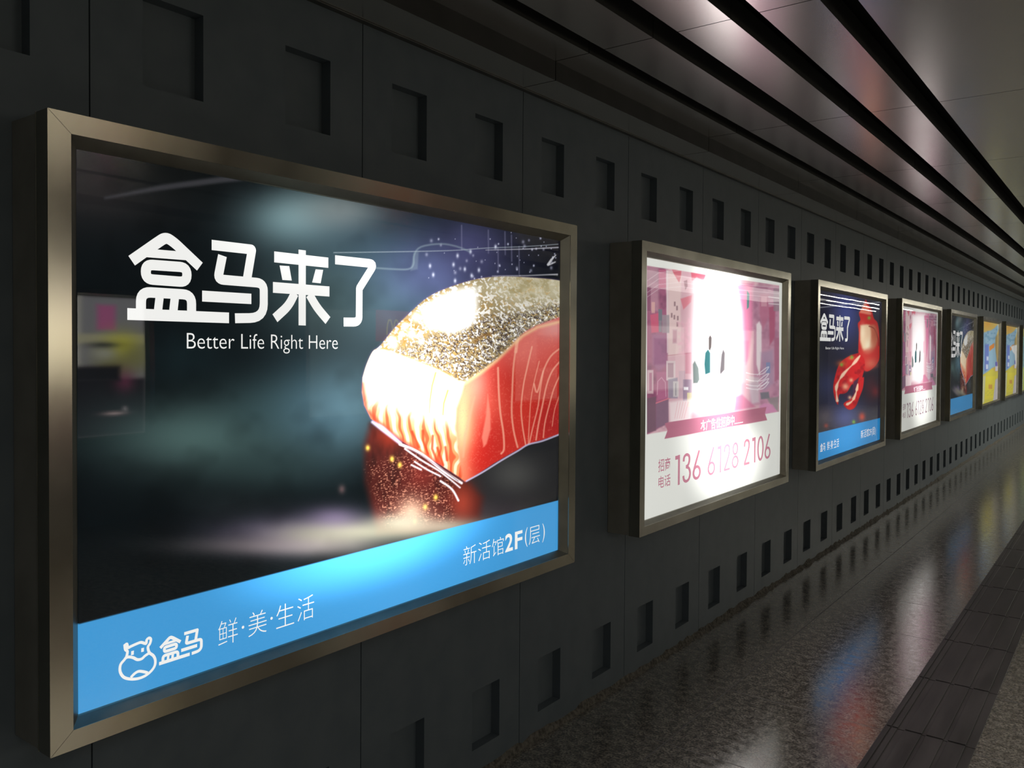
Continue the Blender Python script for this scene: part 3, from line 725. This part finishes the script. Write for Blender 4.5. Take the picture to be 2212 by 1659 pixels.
# first box -------------------------------------------------------------
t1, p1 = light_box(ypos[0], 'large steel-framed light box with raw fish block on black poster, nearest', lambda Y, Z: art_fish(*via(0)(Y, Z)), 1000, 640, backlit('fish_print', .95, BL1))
M_w1 = backlit('white_print', .92, BL1, (1, 1, .97)); XL = XP+.0012; y1 = ypos[0]
big = HM[0]+LL[0]; bigf = HM[1]+[tuple(i+len(HM[0]) for i in f) for f in LL[1]]
o = flat_mesh('title_lettering', big, bigf, XL, M_w1, p1, y1); o['label'] = 'large white Chinese title'
def R1(x0, y0, x1, y1p, s=1.0, ox=0, oy=0):
    a = trace(ox+x0/s, oy+y0/s, XP); c = trace(ox+x1/s, oy+y1p/s, XP); return (a[0], c[0], min(a[1], c[1]), max(a[1], c[1]))
# Latin line: ink from B (left) to e (right)
def band_rect(L, Rr, k=0):
    """L=(x,ytop,ybottom) px at the left end, Rr the same at the right end"""
    a, c = trace(L[0], L[1], XP), trace(L[0], L[2], XP); d, e = trace(Rr[0], Rr[1], XP), trace(Rr[0], Rr[2], XP)
    return (a[0], d[0], (c[1]+e[1])/2, (a[1]+d[1])/2)
text_mesh('tagline_lettering', 'Better Life Right Here', band_rect((403,720,761),(729,724,766)), XL, M_w1, p1, y0=y1, bold=-.010)
# small characters on the blue band
sc = 3.16
def Z4(x, y): return trace(100+x/sc, 1200+y/sc, XP)
a = Z4(768, 745); c = Z4(1066, 640); top = Z4(850, 548)
src = bounds(HM[0]); dst = (a[0], c[0], a[1]-.002, a[1]-.002+(src[3]-src[2])*(c[0]-a[0])/(src[1]-src[0]))
flat_mesh('small_lettering', refit(HM[0], src, dst), HM[1], XL, M_w1, p1, y1)

def chars(s, L, Rr, mat, bold=-.012, name='slogan_lettering'):
    text_mesh(name, s, band_rect(L, Rr), XL, mat, p1, bold=bold, y0=y1)
def z4px(x, y): return (100+x/sc, 1200+y/sc)
def rect_z4(xl, ylt, ylb, xr, yrt, yrb):
    (X0, A), (_, B) = z4px(xl, ylt), z4px(xl, ylb); (X1, C_), (_, D) = z4px(xr, yrt), z4px(xr, yrb); return (X0, A, B), (X1, C_, D)
for s, q in (('鲜', (1172,450,618,1305,420,590)), ('美', (1378,392,556,1502,365,520)), ('生', (1568,338,494,1690,318,470)), ('活', (1712,290,446,1826,265,430))):
    chars(s, *rect_z4(*q), M_w1, -.014)
for cx, cy in ((1341,489), (1536,428)):
    yy, zz = Z4(cx, cy); r = .0042
    flat_mesh('slogan_dot', [(yy+r*math.cos(k*.785), zz+r*math.sin(k*.785)) for k in range(8)], [tuple(range(8))], XL, M_w1, p1, y1)
# hippo head emblem in outline
em_V, em_F = [], []
for kind, pts in (('c', [(534,612),(548,604),(556,628),(575,620),(610,604),(645,592),(678,600),(684,575),(700,562),(712,572),(706,600),(692,625),(702,662),(728,682),(742,712),(738,752),(712,790),(670,822),(620,840),(568,842),(525,828),(502,790),(505,745),(530,712),(545,690),(552,655),(538,640)]),
                  ('r', [(532,706),(556,692),(590,696),(620,710),(650,704),(672,684),(702,664)]),
                  ('r', [(575,832),(600,806),(628,790),(660,792),(690,800)]), ('r', [(587,650),(586,678)]), ('r', [(656,630),(655,657)])):
    if kind == 'c': q = smooth_pts(pts+[pts[0]], 4)[:-1]
    else: q = smooth_pts(pts, 4)
    v, f = ribbon([Z4(*p) for p in q], .0068 if len(pts) > 2 else .0070, kind == 'c'); bb = len(em_V)
    em_V += [tuple(t) for t in v]; em_F += [tuple(bb+i for i in g) for g in f]
flat_mesh('emblem', em_V, em_F, XL, M_w1, p1, y1)
# address on the right of the band
def z3r(xl, ylt, ylb, xr, yrt, yrb):
    k = 6.9125; return (940+xl/k, 1060+ylt/k, 1060+ylb/k), (940+xr/k, 1060+yrt/k, 1060+yrb/k)
for s, q, bd in (('新', (418,838,1120,612,792,1080), -.02), ('活', (640,775,1055,825,725,1010), -.02), ('馆', (845,720,990,1020,680,940), -.02), ('2', (1042,650,915,1158,628,895), .035), ('F', (1188,612,872,1300,590,850), .035),
                 ('(', (1338,555,845,1378,545,835), -.012), ('层', (1398,545,808,1562,512,770), -.02), (')', (1598,490,770,1634,482,762), -.012)):
    chars(s, *z3r(*q), M_w1, bd*.6, 'address_lettering')

# second box -------------------------------------------------------------
def lease_box(k, label, bl, base, nn_, tcol, num_gain=1.0):
    off = ypos[k]-ypos[1]
    t, p = light_box(ypos[k], label, lambda Y, Z: art_lease(*to_photo(XP, Y+ypos[1], Z)), nn_, int(nn_*.75), backlit('lease_print', base, bl))
    mt = backlit('mauve_lettering', base, bl, tcol); mw = backlit('white_lettering', base*1.1, bl, (1, .95, .96))
    def zr(xl, ylt, ylb, xr, yrt, yrb, s=7.373, ox=1400, oy=860):
        return band_rect((ox+xl/s, oy+ylt/s, oy+ylb/s), (ox+xr/s, oy+yrt/s, oy+yrb/s))
    for s, q, bd in (('136', (430,895,1385,840,828,1290), .012), ('6128', (948,790,1235,1440,680,1110), .004), ('2106', (1522,650,1060,1950,560,965), .012)):
        V, F = number_mesh(s, .095 if bd > .01 else .080)
        flat_mesh('phone_number', refit(V, bounds(V), zr(*q)), F, XL, mt, p, ypos[1])
    for s, q in (('招商', (160,965,1178,352,945,1140)), ('电话', (162,1240,1432,354,1208,1400))):
        text_mesh('caption_lettering', s, zr(*q), XL, mt, p, bold=.008, y0=ypos[1])
    text_mesh('banner_lettering', '本广告位招商中', zr(835,345,520,1370,275,440), XL+.0004, mw, p, bold=.01, y0=ypos[1])
    text_mesh('banner_lettering', '......', zr(1372,405,420,1508,368,385), XL+.0004, mw, p, bold=.03, y0=ypos[1])
    return t
lease_box(1, 'light box with pink shop interior and phone number glowing white, right of the fish poster', BL2, .98, 520, tuple(lin((188, 122, 140))))

# third box ---------------------------------------------------------------
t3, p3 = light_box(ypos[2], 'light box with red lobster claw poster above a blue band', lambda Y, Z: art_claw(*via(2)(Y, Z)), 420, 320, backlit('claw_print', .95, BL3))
M_w3 = backlit('white_print_claw', .9, BL3, (1, 1, .97))
def place_title(parent, y0, L, Rr, mat_):
    a, c = trace(L[0], L[1], XP), trace(L[0], L[2], XP); d, e = trace(Rr[0], Rr[1], XP), trace(Rr[0], Rr[2], XP)
    src = bounds(big); dst = (a[0], d[0], (c[1]+e[1])/2, (a[1]+d[1])/2)
    o = flat_mesh('title_lettering', refit(big, src, dst), bigf, XL, mat_, parent, y0); o['label'] = 'white Chinese title'
def z6(x, y, s=3.607, ox=1700, oy=580): return ox+x/s, oy+y/s
place_title(p3, ypos[2], (z6(258,350)[0], z6(0,352)[1], z6(0,562)[1]), (z6(490,365)[0], z6(0,366)[1], z6(0,574)[1]), M_w3)
def b3(s, xl, ylt, ylb, xr, yrt, yrb, name, bd=.0):
    text_mesh(name, s, band_rect((z6(xl,0)[0], z6(0,ylt)[1], z6(0,ylb)[1]), (z6(xr,0)[0], z6(0,yrt)[1], z6(0,yrb)[1])), XL, M_w3, p3, bold=bd, y0=ypos[2])
b3('Better Life Right Here', 300, 610, 632, 442, 612, 638, 'tagline_lettering')
b3('盒马', 258,1362,1430,298,1355,1420, 'small_lettering', .01); b3('鲜·美·生活', 312,1345,1412,404,1325,1395, 'slogan_lettering')
b3('新活馆2F(层)', 575,1255,1330,690,1235,1305, 'address_lettering')

lease_box(3, 'light box with pink shop interior and phone number, right of the lobster claw poster', BL4, .95, 300, tuple(lin((150, 120, 132))))

# fifth box: the fish print again, smaller in view
def uv_to_first(Y, Z): return to_photo(XP, Y+ypos[0], Z)
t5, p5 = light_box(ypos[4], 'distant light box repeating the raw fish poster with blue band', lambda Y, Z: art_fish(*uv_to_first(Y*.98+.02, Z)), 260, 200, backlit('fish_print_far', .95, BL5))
M_w5 = backlit('white_print_far', .9, BL5, (1, .98, .97))
flat_mesh('title_lettering', refit(big, bounds(big), (ypos[4]+.10, ypos[4]+1.10, 1.60, 1.955)), bigf, XL, M_w5, p5, ypos[4])
for k, var, lb in ((5, 0, 'distant light box with yellow and blue poster, left of its twin'), (6, 1, 'distant light box with yellow and blue poster, farther one with white shape'),
                   (7, 2, 'farthest light box, its green and yellow poster cut by the right edge'), (8, 0, 'light box beyond the farthest visible one')):
    light_box(ypos[k], lb, (lambda v: lambda Y, Z: art_cards(*to_photo(XP, Y+ypos[5], Z), v))(var), 120, 100, backlit('cards_print', 1.3, BL5))

# ------------------------------------------------------------------ opposite wall: light boxes seen only as reflections in the glass and steel
def opposite_box(y0, label, rects, strength, extra=None):
    t = empty('light_box', (XR, y0+BW, 0), label, 'light box'); t.rotation_euler = (0, 0, math.pi)
    cabinet(t); frame_rails(t)
    def fn(Y, Z):
        P = Paint((Y-PY0)/(PY1-PY0)*100, (PZ1-Z)/(PZ1-PZ0)*100, (60, 56, 50))
        for r_ in rects:
            if r_[0] == 'b': P.blob(*r_[1:])
            else: P.rect(*r_[:4], r_[4], r_[5], 2)
        return lin(P.c)
    poster(t, fn, 100, 70, backlit('opposite_print', strength, []))
    if extra: extra(t)
    return t
opposite_box(2.28, 'opposite light box with yellow and pink poster', [(0,0,100,100,(150,148,150),1), (30,0,100,60,(200,196,180),.8), (14.5,6,23,24,(206,110,160),.95), (0,27,100,34,(206,200,160),.8),
    ('b',11,37,9,11,(232,226,70),.95), ('b',5,44,8,10,(150,146,90),.8), ('b',17,52,8,9,(110,104,50),.7), ('b',19.5,41,6,5.5,(190,190,170),.9), ('b',20,35,7,2.2,(60,60,55),.8), (0,59,100,100,(34,24,28),.97), ('b',10,61,5,8,(150,66,100),.7), (12.5,50,100,60,(30,22,26),.95), ('b',15,84,6,1.6,(220,190,186),.9), ('b',10,81,1.5,2,(190,180,180),.8)], 5.5)
def arches(t):
    ms = backlit('red_sign_face', 1.6, [], tuple(lin((214, 40, 36)))); my = backlit('yellow_arch', 2.6, [], tuple(lin((250, 200, 40))))
    g = MB(); g.box(.150, .156, .42, 1.02, 1.76, 2.16); o = g.obj('sign_face', ms, t)
    V, F = [], []
    for c in (.66, .78):
        pts = [(c-.055, 1.84), (c-.045, 1.95), (c-.022, 2.02), (c, 2.03), (c+.022, 2.02), (c+.045, 1.95), (c+.055, 1.84)]
        v, f = ribbon(smooth_pts(pts, 4), .022); bb = len(V); V += [tuple(q) for q in v]; F += [tuple(bb+i for i in g_) for g_ in f]
    flat_mesh('arches', V, F, .1575, my, o)
ob = opposite_box(6.25, 'opposite light box with pale poster and red arches sign', [(0,0,100,100,(120,128,120),1), (10,20,45,90,(150,158,146),.9)], 1.6)
ob2 = arches(ob)
for k, (yy, c, s) in enumerate(((10.2, (196,190,170), 1.2), (14.2, (206,200,190), 1.5), (18.2, (210,206,180), 1.5), (-1.7, (200,190,160), 2.0))):
    opposite_box(yy, ['opposite light box with cream poster', 'opposite light box with pale grey poster', 'opposite light box with pale yellow poster', 'opposite light box with tan poster behind the viewer'][k], [(0,0,100,100,c,1), (20,20,70,60,tuple(int(v*.6) for v in c),.8)], s)
